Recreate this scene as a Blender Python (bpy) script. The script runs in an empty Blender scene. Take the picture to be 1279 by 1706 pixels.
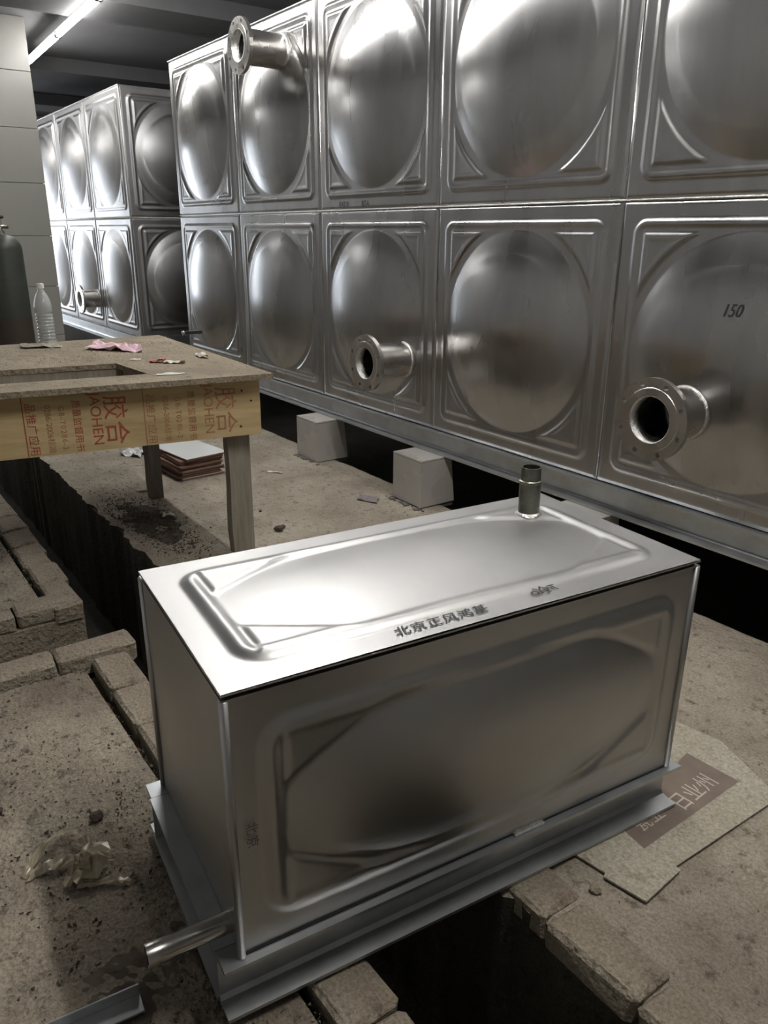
import bpy, bmesh, math, random
import numpy as np
from mathutils import Vector, Matrix, Euler, noise

random.seed(7)
np.random.seed(7)
SC = bpy.context.scene
COL = SC.collection
PI = math.pi

# ------------------------------------------------------------------ camera
cd = bpy.data.cameras.new('camera')
cam = bpy.data.objects.new('camera', cd)
COL.objects.link(cam)
cam.location = (5.8493, -2.3318, 0.8905)
cam.rotation_euler = (1.2252, -0.0062, 0.9498)
cd.sensor_fit = 'HORIZONTAL'
cd.sensor_width = 36
cd.lens = 36 * 1291.34 / 1279
cd.clip_start = 0.02
SC.camera = cam

# ------------------------------------------------------------------ world, lamps, exposure
w = bpy.data.worlds.new('world')
SC.world = w
w.use_nodes = True
w.node_tree.nodes['Background'].inputs[0].default_value = (0.5, 0.55, 0.6, 1)
w.node_tree.nodes['Background'].inputs[1].default_value = 0.02
SC.view_settings.view_transform = 'Standard'
SC.view_settings.look = 'None'
SC.view_settings.gamma = 1
SC.view_settings.use_curve_mapping = False
SC.view_settings.exposure = 0.4

TUBE_STRENGTH = 40.0
MID_TUBE_STRENGTH = 76.0
NEAR_TUBE_STRENGTH = 175.0
FAR_DOOR_POWER = 50.0


def area_lamp(name, loc, rot, sx, sy, power, color):
    l = bpy.data.lights.new(name, 'AREA')
    l.shape = 'RECTANGLE'
    l.size, l.size_y = sx, sy
    l.energy = power
    l.color = color
    o = bpy.data.objects.new(name, l)
    o.location = loc
    o.rotation_euler = rot
    COL.objects.link(o)
    return o


# unseen doorway put in for the bluish light at the room's far end
area_lamp('unseen_doorway_light', (-6.9, -1.35, 0.75), (0, -PI / 2, 0), 2.0, 1.1, FAR_DOOR_POWER, (0.86, 0.92, 1.0))


# ------------------------------------------------------------------ materials
def mat(name, color=(0.5, 0.5, 0.5), rough=0.6, metal=0.0, var=0.0, scale=8.0, bump=0.0, bscale=60.0,
        dark=None, emit=None, stretch=None, rvar=0.0, alpha=None, trans=0.0, aniso=0.0, detail=6.0, rand=0.0,
        rim=None):
    m = bpy.data.materials.new(name)
    m.use_nodes = True
    nt = m.node_tree
    N, L = nt.nodes, nt.links
    b = N['Principled BSDF']
    b.inputs['Base Color'].default_value = (*color, 1)
    b.inputs['Roughness'].default_value = rough
    b.inputs['Metallic'].default_value = metal
    if emit:
        b.inputs['Emission Color'].default_value = (*emit[:3], 1)
        b.inputs['Emission Strength'].default_value = emit[3]
    if alpha is not None:
        b.inputs['Alpha'].default_value = alpha
    if trans:
        b.inputs['Transmission Weight'].default_value = trans
    tc = N.new('ShaderNodeTexCoord')
    mp = N.new('ShaderNodeMapping')
    L.new(tc.outputs['Object'], mp.inputs[0])
    if stretch:
        mp.inputs['Scale'].default_value = stretch
    if rand:
        oi = N.new('ShaderNodeObjectInfo')
        vm = N.new('ShaderNodeVectorMath')
        vm.operation = 'SCALE'
        vm.inputs[0].default_value = (13.1, 7.7, 3.3)
        L.new(oi.outputs['Random'], vm.inputs['Scale'])
        L.new(vm.outputs[0], mp.inputs['Location'])
    if var or dark:
        n = N.new('ShaderNodeTexNoise')
        n.inputs['Scale'].default_value = scale
        n.inputs['Detail'].default_value = detail
        n.inputs['Roughness'].default_value = 0.62
        L.new(mp.outputs[0], n.inputs['Vector'])
        r = N.new('ShaderNodeValToRGB')
        r.color_ramp.elements[0].position = 0.33
        r.color_ramp.elements[1].position = 0.67
        d = dark if dark else tuple(c * (1 - var) for c in color)
        r.color_ramp.elements[0].color = (*d, 1)
        r.color_ramp.elements[1].color = (*color, 1)
        L.new(n.outputs['Fac'], r.inputs[0])
        L.new(r.outputs[0], b.inputs['Base Color'])
        if rand:
            hs = N.new('ShaderNodeHueSaturation')
            mr = N.new('ShaderNodeMapRange')
            mr.inputs['To Min'].default_value = 1 - rand
            mr.inputs['To Max'].default_value = 1 + rand
            L.new(oi.outputs['Random'], mr.inputs[0])
            L.new(mr.outputs[0], hs.inputs['Value'])
            L.new(r.outputs[0], hs.inputs['Color'])
            L.new(hs.outputs[0], b.inputs['Base Color'])
    if rvar:
        n3 = N.new('ShaderNodeTexNoise')
        n3.inputs['Scale'].default_value = scale * 0.6
        n3.inputs['Detail'].default_value = 3
        L.new(mp.outputs[0], n3.inputs['Vector'])
        mr2 = N.new('ShaderNodeMapRange')
        mr2.inputs['From Min'].default_value = 0.3
        mr2.inputs['From Max'].default_value = 0.7
        mr2.inputs['To Min'].default_value = rough - rvar
        mr2.inputs['To Max'].default_value = rough + rvar
        L.new(n3.outputs['Fac'], mr2.inputs[0])
        L.new(mr2.outputs[0], b.inputs['Roughness'])
    if bump:
        n2 = N.new('ShaderNodeTexNoise')
        n2.inputs['Scale'].default_value = bscale
        n2.inputs['Detail'].default_value = 5
        L.new(mp.outputs[0], n2.inputs['Vector'])
        bp = N.new('ShaderNodeBump')
        bp.inputs['Strength'].default_value = bump
        bp.inputs['Distance'].default_value = 0.01
        L.new(n2.outputs['Fac'], bp.inputs['Height'])
        L.new(bp.outputs[0], b.inputs['Normal'])
    if aniso:
        tg = N.new('ShaderNodeTangent')
        tg.direction_type = 'RADIAL'
        tg.axis = 'Z'
        b.inputs['Anisotropic'].default_value = aniso
        L.new(tg.outputs[0], b.inputs['Tangent'])
    return m


def ground_mat(name, color, dark, grit, rough=0.95):
    """dusty concrete: broad stains, small dark specks, fine grain bump"""
    m = mat(name, color, rough, dark=dark, scale=3.1, detail=12)
    nt = m.node_tree
    N, L = nt.nodes, nt.links
    b = N['Principled BSDF']
    src = b.inputs['Base Color'].links[0].from_socket
    tc = N.new('ShaderNodeTexCoord')
    n = N.new('ShaderNodeTexNoise')
    n.inputs['Scale'].default_value = 26
    n.inputs['Detail'].default_value = 8
    n.inputs['Roughness'].default_value = 0.75
    L.new(tc.outputs['Object'], n.inputs['Vector'])
    r = N.new('ShaderNodeValToRGB')
    r.color_ramp.elements[0].position = 0.54
    r.color_ramp.elements[1].position = 0.66
    r.color_ramp.elements[0].color = (0, 0, 0, 1)
    r.color_ramp.elements[1].color = (1, 1, 1, 1)
    L.new(n.outputs['Fac'], r.inputs[0])
    mx = N.new('ShaderNodeMixRGB')
    L.new(r.outputs[0], mx.inputs[0])
    L.new(src, mx.inputs[1])
    mx.inputs[2].default_value = (*grit, 1)
    L.new(mx.outputs[0], b.inputs['Base Color'])
    n4 = N.new('ShaderNodeTexNoise')
    n4.inputs['Scale'].default_value = 140
    n4.inputs['Detail'].default_value = 6
    n4.inputs['Roughness'].default_value = 0.8
    L.new(tc.outputs['Object'], n4.inputs['Vector'])
    r4 = N.new('ShaderNodeValToRGB')
    r4.color_ramp.elements[0].position = 0.34
    r4.color_ramp.elements[1].position = 0.64
    r4.color_ramp.elements[0].color = (0.55, 0.53, 0.50, 1)
    r4.color_ramp.elements[1].color = (1.12, 1.12, 1.12, 1)
    L.new(n4.outputs['Fac'], r4.inputs[0])
    mg = N.new('ShaderNodeMixRGB')
    mg.blend_type = 'MULTIPLY'
    mg.inputs[0].default_value = 1
    L.new(mx.outputs[0], mg.inputs[1])
    L.new(r4.outputs[0], mg.inputs[2])
    L.new(mg.outputs[0], b.inputs['Base Color'])
    n2 = N.new('ShaderNodeTexNoise')
    n2.inputs['Scale'].default_value = 70
    n2.inputs['Detail'].default_value = 8
    L.new(tc.outputs['Object'], n2.inputs['Vector'])
    bp = N.new('ShaderNodeBump')
    bp.inputs['Strength'].default_value = 0.8
    bp.inputs['Distance'].default_value = 0.018
    L.new(n2.outputs['Fac'], bp.inputs['Height'])
    L.new(bp.outputs[0], b.inputs['Normal'])
    return m


M = {}
M['steel'] = mat('stainless_steel', (0.465, 0.463, 0.463), 0.29, 1.0, var=0.16, scale=2.2, stretch=(3, 3, 0.7), rvar=0.05,
                 rand=0.04, aniso=0.45, bump=0.05, bscale=5)
M['steel_far'] = mat('stainless_steel_haze', (0.50, 0.498, 0.50), 0.40, 1.0, var=0.14, scale=2.2, stretch=(3, 3, 0.7), rvar=0.05, aniso=0.4)  # rougher, paler copy of the steel imitating haze on the far tank
M['steel_small'] = mat('stainless_steel_small_tank', (0.49, 0.488, 0.483), 0.41, 1.0, var=0.10, scale=4, stretch=(1, 1, 1),
                       rvar=0.04, bump=0.04, bscale=7)
M['steel_pipe'] = mat('machined_steel', (0.60, 0.58, 0.55), 0.28, 1.0, var=0.2, scale=14, rvar=0.05)
M['weld'] = mat('weld_bead', (0.72, 0.71, 0.69), 0.3, 1.0, var=0.35, scale=90, bump=0.4, bscale=200)
M['galv'] = mat('galvanised_steel', (0.56, 0.585, 0.60), 0.40, 0.9, var=0.22, scale=9, rvar=0.06, stretch=(1, 1, 1))
M['dark_gap'] = mat('dark_joint_strip', (0.02, 0.02, 0.02), 0.8)  # near-black strips set into the lid and bottom joints
M['blackpipe'] = mat('greenish_dark_pipe', (0.30, 0.30, 0.25), 0.38, 1.0, var=0.45, scale=30)
M['floor'] = ground_mat('dusty_concrete', (0.46, 0.415, 0.34), (0.28, 0.24, 0.19), (0.15, 0.12, 0.095))
M['floor_left'] = ground_mat('dusty_concrete_left', (0.44, 0.395, 0.31), (0.22, 0.18, 0.14), (0.10, 0.083, 0.065))
M['trench'] = ground_mat('trench_earth_shaded', (0.10, 0.09, 0.075), (0.055, 0.05, 0.04), (0.03, 0.028, 0.024))  # earth tone darkened further, putting the trench's shade into the colour
M['brick'] = ground_mat('mortar_dusted_brick', (0.43, 0.39, 0.305), (0.27, 0.22, 0.17), (0.16, 0.125, 0.095))
M['soil'] = mat('dark_soil', (0.10, 0.08, 0.062), 1.0, dark=(0.045, 0.036, 0.03), scale=30, bump=0.6, bscale=90)
M['soil_shade'] = mat('brown_soil_and_shade', (0.17, 0.142, 0.108), 1.0, dark=(0.07, 0.056, 0.043), scale=14, bump=0.7, bscale=80)  # soil tone that also carries shade over the lower left ground
M['grit'] = mat('grit', (0.19, 0.155, 0.118), 1.0, dark=(0.07, 0.056, 0.043), scale=20)
M['tile'] = mat('pale_grey_glazed_tile', (0.46, 0.44, 0.41), 0.28, var=0.12, scale=6, rvar=0.05)
M['tile_white'] = mat('off_white_tile_glaze', (0.62, 0.64, 0.63), 0.25, var=0.04, scale=4)
M['clay'] = mat('red_brown_tile_biscuit', (0.23, 0.125, 0.09), 0.85, var=0.35, scale=20, rand=0.2)
M['core'] = mat('rough_concrete', (0.16, 0.15, 0.135), 0.95, var=0.3, scale=12, bump=0.4)
M['wall_tile'] = mat('cream_wall_tile', (0.37, 0.366, 0.334), 0.3, var=0.05, scale=2, rand=0.03)
M['grout'] = mat('tile_grout', (0.36, 0.35, 0.31), 0.9)
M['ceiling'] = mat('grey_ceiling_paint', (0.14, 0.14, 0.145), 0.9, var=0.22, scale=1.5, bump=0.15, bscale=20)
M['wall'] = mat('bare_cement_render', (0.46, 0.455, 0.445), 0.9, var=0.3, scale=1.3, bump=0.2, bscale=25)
M['ply'] = ground_mat('dusty_plywood', (0.42, 0.355, 0.255), (0.25, 0.205, 0.15), (0.17, 0.135, 0.10), 0.85)
M['ply_clean'] = mat('yellow_plywood', (0.62, 0.475, 0.26), 0.62, dark=(0.44, 0.32, 0.155), scale=3.2, stretch=(1, 1, 9), bump=0.08, bscale=40)
M['ply_edge'] = mat('plywood_edge', (0.27, 0.20, 0.125), 0.85, var=0.35, scale=8, stretch=(1, 1, 22))
M['timber'] = mat('weathered_timber', (0.33, 0.30, 0.25), 0.85, dark=(0.22, 0.19, 0.15), scale=7, stretch=(6, 6, 0.7), bump=0.2)
M['timber_dark'] = mat('stained_timber', (0.17, 0.15, 0.13), 0.85, dark=(0.09, 0.075, 0.06), scale=7, stretch=(6, 6, 0.7), bump=0.2)
M['red_ink'] = mat('red_print', (0.46, 0.10, 0.055), 0.75, var=0.35, scale=60)
M['red_ink_faint'] = mat('faded_red_print', (0.47, 0.21, 0.115), 0.75, var=0.3, scale=60)
M['ink'] = mat('black_marker', (0.015, 0.015, 0.016), 0.5)
M['nail'] = mat('dark_nail_head', (0.02, 0.018, 0.015), 0.5, 0.6)
M['pink'] = mat('pink_paper', (0.80, 0.56, 0.63), 0.8, var=0.1, scale=12)
M['red_wrap'] = mat('red_foil', (0.42, 0.05, 0.045), 0.4, var=0.3, scale=40)
M['white_wrap'] = mat('white_wrapper', (0.66, 0.60, 0.54), 0.5, var=0.2, scale=40)
M['card'] = ground_mat('dusty_grey_cardboard', (0.56, 0.53, 0.44), (0.42, 0.38, 0.30), (0.34, 0.29, 0.22))
M['card_print'] = mat('brown_printed_ink', (0.20, 0.155, 0.125), 0.8, var=0.2, scale=14)
M['card_text'] = mat('pale_unprinted_card', (0.50, 0.45, 0.38), 0.8, var=0.1, scale=14)
M['film'] = mat('dirty_plastic_film', (0.52, 0.45, 0.33), 0.22, var=0.4, scale=20, alpha=0.82)
M['bottle'] = mat('clear_pet_plastic', (0.90, 0.92, 0.91), 0.12, trans=0.8)
M['cap'] = mat('white_plastic_cap', (0.70, 0.72, 0.70), 0.4)
M['cyl_low'] = mat('rusty_brown_cylinder_paint', (0.065, 0.05, 0.038), 0.5, var=0.35, scale=6)
M['cyl_top'] = mat('dull_green_cylinder_paint', (0.055, 0.062, 0.05), 0.45, var=0.3, scale=6)
M['brass'] = mat('valve_brass', (0.40, 0.36, 0.30), 0.3, 1.0)
M['black'] = mat('black_plastic', (0.015, 0.015, 0.015), 0.5)
M['lamp'] = mat('led_diffuser', (0.9, 0.9, 0.9), 0.5, emit=(1.0, 0.98, 0.95, TUBE_STRENGTH))
M['lamp_mid'] = mat('led_diffuser_bright', (0.9, 0.9, 0.9), 0.5, emit=(1.0, 0.98, 0.95, MID_TUBE_STRENGTH))
M['lamp_near'] = mat('led_diffuser_strong', (0.9, 0.9, 0.9), 0.5, emit=(1.0, 0.97, 0.92, NEAR_TUBE_STRENGTH))  # strongest, slightly warmer emission, for the tube above the small tank
M['lamp_body'] = mat('lamp_batten', (0.7, 0.7, 0.7), 0.5)
M['butt'] = mat('pale_paper_scrap', (0.66, 0.64, 0.58), 0.7, var=0.15, scale=60)


# ------------------------------------------------------------------ mesh helpers
def origin_of(o):
    v = Vector((0, 0, 0))
    while o is not None:
        v = v + o.location
        o = o.parent
    return v


def mk(name, verts, faces, m, parent=None, smooth=False, loc=None, local=False):
    """one mesh object; verts are world coordinates unless local"""
    me = bpy.data.meshes.new(name)
    off = Vector((0, 0, 0))
    if not local:
        if parent is not None:
            off = origin_of(parent)
        if loc is not None:
            off = off * 0 + Vector(loc)
    vs = [tuple(Vector(v) - off) for v in verts] if not local else [tuple(v) for v in verts]
    me.from_pydata(vs, [], faces)
    me.materials.append(m)
    if smooth:
        me.polygons.foreach_set('use_smooth', [True] * len(me.polygons))
    me.validate()
    me.update()
    o = bpy.data.objects.new(name, me)
    COL.objects.link(o)
    if parent is not None:
        o.parent = parent
        if loc is not None and not local:
            o.location = Vector(loc) - origin_of(parent)
    elif loc is not None:
        o.location = loc
    return o


def tag(o, label=None, cat=None, group=None, kind=None):
    if label: o['label'] = label
    if cat: o['category'] = cat
    if group: o['group'] = group
    if kind: o['kind'] = kind
    return o


def empty(name, loc, label, cat, group=None, rz=0.0):
    o = bpy.data.objects.new(name, None)
    o.empty_display_size = 0.1
    o.location = loc
    o.rotation_euler = (0, 0, rz)
    COL.objects.link(o)
    return tag(o, label, cat, group)


class MB:
    """collects geometry for one mesh"""
    def __init__(s):
        s.v, s.f = [], []

    def add(s, v, f):
        n = len(s.v)
        s.v += [tuple(x) for x in v]
        s.f += [tuple(i + n for i in q) for q in f]
        return s

    def box(s, x0, x1, y0, y1, z0, z1, bev=0.0):
        if bev <= 0:
            v = [(x, y, z) for z in (z0, z1) for y in (y0, y1) for x in (x0, x1)]
            f = [(0, 2, 3, 1), (4, 5, 7, 6), (0, 1, 5, 4), (2, 6, 7, 3), (0, 4, 6, 2), (1, 3, 7, 5)]
            return s.add(v, f)
        bm = bmesh.new()
        bmesh.ops.create_cube(bm, size=1)
        for q in bm.verts:
            q.co = ((x0 + x1) / 2 + q.co.x * (x1 - x0), (y0 + y1) / 2 + q.co.y * (y1 - y0), (z0 + z1) / 2 + q.co.z * (z1 - z0))
        bmesh.ops.bevel(bm, geom=list(bm.edges), offset=bev, segments=1, affect='EDGES')
        bm.verts.index_update()
        s.add([q.co[:] for q in bm.verts], [[q.index for q in f.verts] for f in bm.faces])
        bm.free()
        return s

    def lathe(s, prof, c, axis='Z', n=32, caps=True):
        """prof = [(r, h)], revolved about axis through c"""
        v, f = [], []
        k = len(prof)
        for i in range(n):
            a = 2 * PI * i / n
            ca, sa = math.cos(a), math.sin(a)
            for r, h in prof:
                if axis == 'Z': p = (c[0] + r * ca, c[1] + r * sa, c[2] + h)
                elif axis == 'Y': p = (c[0] + r * ca, c[1] + h, c[2] + r * sa)
                else: p = (c[0] + h, c[1] + r * ca, c[2] + r * sa)
                v.append(p)
        for i in range(n):
            j = (i + 1) % n
            for q in range(k - 1):
                f.append((i * k + q, j * k + q, j * k + q + 1, i * k + q + 1))
        if caps:
            if prof[0][0] > 1e-6: f.append([i * k for i in range(n)][::-1])
            if prof[-1][0] > 1e-6: f.append([i * k + k - 1 for i in range(n)])
        return s.add(v, f)

    def tube(s, pts, r, n=8):
        pts = [Vector(p) for p in pts]
        v, f = [], []
        for i, p in enumerate(pts):
            d = (pts[min(i + 1, len(pts) - 1)] - pts[max(i - 1, 0)]).normalized()
            a = d.cross(Vector((0, 0, 1)))
            if a.length < 1e-3: a = d.cross(Vector((1, 0, 0)))
            a.normalize()
            b = d.cross(a)
            for q in range(n):
                t = 2 * PI * q / n
                v.append(p + a * (r * math.cos(t)) + b * (r * math.sin(t)))
        for i in range(len(pts) - 1):
            for q in range(n):
                f.append((i * n + q, i * n + (q + 1) % n, (i + 1) * n + (q + 1) % n, (i + 1) * n + q))
        f.append(list(range(n))[::-1])
        f.append([(len(pts) - 1) * n + q for q in range(n)])
        return s.add(v, f)

    def build(s, name, m, parent=None, smooth=False, local=False, loc=None):
        return mk(name, s.v, s.f, m, parent, smooth, loc, local)


def prism(poly, z0, z1):
    n = len(poly)
    v = [(x, y, z0) for x, y in poly] + [(x, y, z1) for x, y in poly]
    f = [tuple(range(n))[::-1], tuple(range(n, 2 * n))] + [(i, (i + 1) % n, n + (i + 1) % n, n + i) for i in range(n)]
    return v, f


def autosmooth(o, ang=35):
    me = o.data
    bm = bmesh.new()
    bm.from_mesh(me)
    bmesh.ops.recalc_face_normals(bm, faces=bm.faces)
    for f in bm.faces: f.smooth = True
    for e in bm.edges:
        if len(e.link_faces) == 2 and e.calc_face_angle() > math.radians(ang): e.smooth = False
    bm.to_mesh(me)
    bm.free()
    return o


def text_part(name, body, size, m, parent, mtx, sx=1.0, shear=0.0, spacing=1.0, bold=0.0):
    """flat lettering as a mesh; mtx places it in the parent's space (or the world if no parent)"""
    cu = bpy.data.curves.new(name, 'FONT')
    cu.body = body
    cu.size = size
    cu.shear = shear
    cu.space_character = spacing
    cu.resolution_u = 3
    cu.offset = bold * size
    tmp = bpy.data.objects.new(name, cu)
    COL.objects.link(tmp)
    dg = bpy.context.evaluated_depsgraph_get()
    me = bpy.data.meshes.new_from_object(tmp.evaluated_get(dg))
    bpy.data.objects.remove(tmp)
    me.transform(mtx @ Matrix.Diagonal((sx, 1, 1, 1)))
    me.materials.clear()
    me.materials.append(m)
    o = bpy.data.objects.new(name, me)
    COL.objects.link(o)
    o.parent = parent
    return o


def frame(o, x, y):
    """matrix with text direction x, text up y"""
    x, y = Vector(x).normalized(), Vector(y).normalized()
    z = x.cross(y).normalized()
    y = z.cross(x)
    mm = Matrix((x, y, z)).transposed().to_4x4()
    mm.translation = Vector(o)
    return mm


# ------------------------------------------------------------------ pressed panel height fields
def sstep(a, b, x):
    t = np.clip((x - a) / (b - a), 0, 1)
    return t * t * (3 - 2 * t)


def rrect(x, y, hx, hy, r):
    qx, qy = np.abs(x) - hx + r, np.abs(y) - hy + r
    return np.minimum(np.maximum(qx, qy), 0) + np.hypot(np.maximum(qx, 0), np.maximum(qy, 0)) - r


def h_square(x, y):
    """1 m panel: folded rim, raised field, four corner pads, big round dome"""
    e = np.minimum(0.5 - np.abs(x), 0.5 - np.abs(y))
    h = -0.008 * (1 - sstep(0.0, 0.016, e))
    d = rrect(x, y, 0.435, 0.435, 0.045)
    h = h + 0.009 * sstep(0.012, -0.008, d) - 0.004 * sstep(-0.006, -0.026, d)
    r = np.hypot(x, y)
    pad = np.maximum(np.maximum(np.abs(x) - 0.395, np.abs(y) - 0.395), 0.440 - r)
    h = h + 0.007 * sstep(0.007, -0.010, pad) - 0.002 * sstep(-0.012, -0.03, pad)
    t = np.clip(1 - (r / 0.405) ** 2, 0, None)
    return h + 0.070 * t


def h_long(x, y, hx=0.5, hy=0.25, dome=0.030):
    """1.0 x 0.5 m panel: flat rim, raised outline, four long corner pads, shallow oval dome"""
    d = rrect(x, y, hx - 0.058, hy - 0.058, 0.05)
    h = 0.0075 * sstep(0.014, -0.010, d) - 0.0065 * sstep(-0.010, -0.034, d)
    ax, ay = np.abs(x), np.abs(y)
    cx, cy, lx, ly = hx - 0.088, hy - 0.073, 0.18, 0.10
    hyp = ((cx - ax) / lx + (cy - ay) / ly - 1) / math.hypot(1 / lx, 1 / ly)
    pad = np.maximum(np.maximum(ax - cx, ay - cy), hyp)
    h = h + 0.0055 * sstep(0.006, -0.010, pad)
    r2 = (x / (hx * 0.85)) ** 2 + (y / (hy * 0.73)) ** 2
    t = np.clip(1 - r2, 0, None)
    return h + dome * t


def h_end(x, y):
    r2 = (x / 0.2) ** 2 + (y / 0.2) ** 2
    return 0.006 * np.clip(1 - r2, 0, None) ** 1.5


def field_mesh(name, hf, W, H, nx, ny, m, hole=None, wav=0.0012, seed=0):
    """local x across, z up, outward -y; centred on x, base z=0"""
    xs, zs = np.linspace(-W / 2, W / 2, nx + 1), np.linspace(-H / 2, H / 2, ny + 1)
    X, Z = np.meshgrid(xs, zs)
    h = hf(X, Z)
    rs = np.random.RandomState(seed)
    for _ in range(7):
        a, b, p = rs.uniform(-11, 11), rs.uniform(-11, 11), rs.uniform(0, 6)
        h = h + wav / 2.6 * np.sin(a * X + b * Z + p)
    co = np.stack([X, -h, Z + H / 2], -1).reshape(-1, 3)
    i = np.arange(nx)[None, :] + (nx + 1) * np.arange(ny)[:, None]
    q = np.stack([i, i + 1, i + nx + 2, i + nx + 1], -1).reshape(-1, 4)
    if hole:
        c = co[q].mean(1)
        keep = np.hypot(c[:, 0] - hole[0], c[:, 2] - hole[1]) > hole[2]
        q = q[keep]
    me = bpy.data.meshes.new(name)
    me.from_pydata(co.tolist(), [], q.tolist())
    me.materials.append(m)
    me.polygons.foreach_set('use_smooth', [True] * len(me.polygons))
    me.update()
    return me


def put(name, me, parent, loc, rot=(0, 0, 0)):
    o = bpy.data.objects.new(name, me)
    COL.objects.link(o)
    o.parent = parent
    o.location = loc
    o.rotation_euler = rot
    return o


# ------------------------------------------------------------------ setting: floor, trench, room shell
F = -0.35


def rough_slab(name, x0, x1, y0, y1, m, zt=F, zb=-0.95, res=0.02, amp=0.004, rag=(0, 0, 0, 0), xr=None):
    """ground slab with an uneven top and ragged edges (x0, x1, y0, y1 sides), sides down to zb"""
    xs = xr if xr is not None else np.linspace(x0, x1, max(2, int((x1 - x0) / res)) + 1)
    ys = np.linspace(y0, y1, max(2, int((y1 - y0) / res)) + 1)
    nx, ny = len(xs), len(ys)
    V = []
    for j, y in enumerate(ys):
        for i, x in enumerate(xs):
            n1 = noise.fractal(Vector((x * 2.1, y * 2.1, 0.3)), 1.0, 2.0, 4)
            n2 = noise.fractal(Vector((x * 14, y * 14, 4.3)), 0.8, 2.0, 3)
            z = zt + amp * (n1 + 0.6 * n2) * 0.7
            px, py = x, y
            e = 0.02 * noise.fractal(Vector((x * 9, y * 9, 8.1)), 0.9, 2.0, 4)
            if j == 0 and rag[2]: py += rag[2] * e; z -= 0.006
            if j == ny - 1 and rag[3]: py += rag[3] * e; z -= 0.006
            if i == 0 and rag[0]: px += rag[0] * e
            if i == nx - 1 and rag[1]: px += rag[1] * e
            V.append((px, py, z))
    Fc = [(j * nx + i, j * nx + i + 1, (j + 1) * nx + i + 1, (j + 1) * nx + i) for j in range(ny - 1) for i in range(nx - 1)]
    ring = [i for i in range(nx)] + [j * nx + nx - 1 for j in range(1, ny)] + [(ny - 1) * nx + i for i in range(nx - 2, -1, -1)] + [j * nx for j in range(ny - 2, 0, -1)]
    b = len(V)
    for r in ring: V.append((V[r][0], V[r][1], zb))
    k = len(ring)
    for i in range(k):
        Fc.append((ring[i], b + i, b + (i + 1) % k, ring[(i + 1) % k]))
    o = mk(name, V, Fc, m, smooth=True)
    autosmooth(o, 40)
    o.data.materials.append(M['trench'])            # slab sides below the edge, darkened to stand in for trench shade
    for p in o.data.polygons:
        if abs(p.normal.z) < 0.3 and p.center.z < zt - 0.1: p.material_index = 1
    o['kind'] = 'structure'
    return o


RX0, RX1, RY0, RY1 = -7.0, 8.6, -3.9, 2.7
xr_main = np.concatenate([np.linspace(RX0, 0.5, 50)[:-1], np.linspace(0.5, 6.2, 300)[:-1], np.linspace(6.2, RX1, 30)])
floor = rough_slab('floor', RX0, RX1, -1.415, -0.02, M['floor'], xr=xr_main, rag=(0, 0, 1.3, 0.2))
floor_b1 = rough_slab('floor.001', RX0, 3.21, RY0, -1.868, M['floor_left'], zb=-0.95, res=0.03,
                      xr=np.concatenate([np.linspace(RX0, 1.0, 60)[:-1], np.linspace(1.0, 3.09, 75)]), zt=F - 0.012)
floor_b2 = rough_slab('floor.002', 3.63, RX1, RY0, -1.872, M['floor_left'], zb=-0.95, res=0.02,
                      xr=np.concatenate([np.linspace(3.66, 6.0, 140)[:-1], np.linspace(6.0, RX1, 20)]), zt=F - 0.008, amp=0.007)
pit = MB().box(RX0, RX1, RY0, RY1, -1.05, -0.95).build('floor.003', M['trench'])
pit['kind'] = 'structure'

# masonry lining of the trench under the edging bricks
lin = MB()
lin.box(RX0, 3.20, -1.845, -1.765, -0.95, F - 0.055).box(3.095, 3.205, RY0, -1.75, -0.95, F - 0.055)
lin.box(3.54, 3.645, RY0, -1.72, -0.95, F - 0.055).box(3.54, RX1, -1.865, -1.745, -0.95, F - 0.055)
o = lin.build('trim_1', M['brick'])
o['kind'] = 'structure'


def brick_mesh(L, Wd, H, seed):
    rnd = random.Random(seed)
    bm = bmesh.new()
    bmesh.ops.create_cube(bm, size=1)
    for v in bm.verts:
        v.co = (v.co.x * L + rnd.uniform(-.007, .005), v.co.y * Wd + rnd.uniform(-.006, .006), v.co.z * H + rnd.uniform(-.005, .003))
    bmesh.ops.bevel(bm, geom=list(bm.edges), offset=0.009, segments=1, affect='EDGES')
    for v in bm.verts:
        v.co += Vector((rnd.uniform(-1, 1), rnd.uniform(-1, 1), rnd.uniform(-1, 1))) * 0.0016
    me = bpy.data.meshes.new('brick')
    bm.to_mesh(me)
    bm.free()
    me.materials.append(M['brick'])
    return me


BR = [brick_mesh(0.20, 0.105, 0.06, s) for s in range(5)]
BRH = [brick_mesh(0.115, 0.105, 0.06, s + 20) for s in range(4)]
BRL = [brick_mesh(0.235, 0.10, 0.075, s + 40) for s in range(3)]


def brick(parent, me, x, y, z, rz=0.0):
    return put('brick', me, parent, (x, y, z), (random.uniform(-.02, .02), random.uniform(-.02, .02), rz + random.uniform(-.03, .03)))


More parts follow.
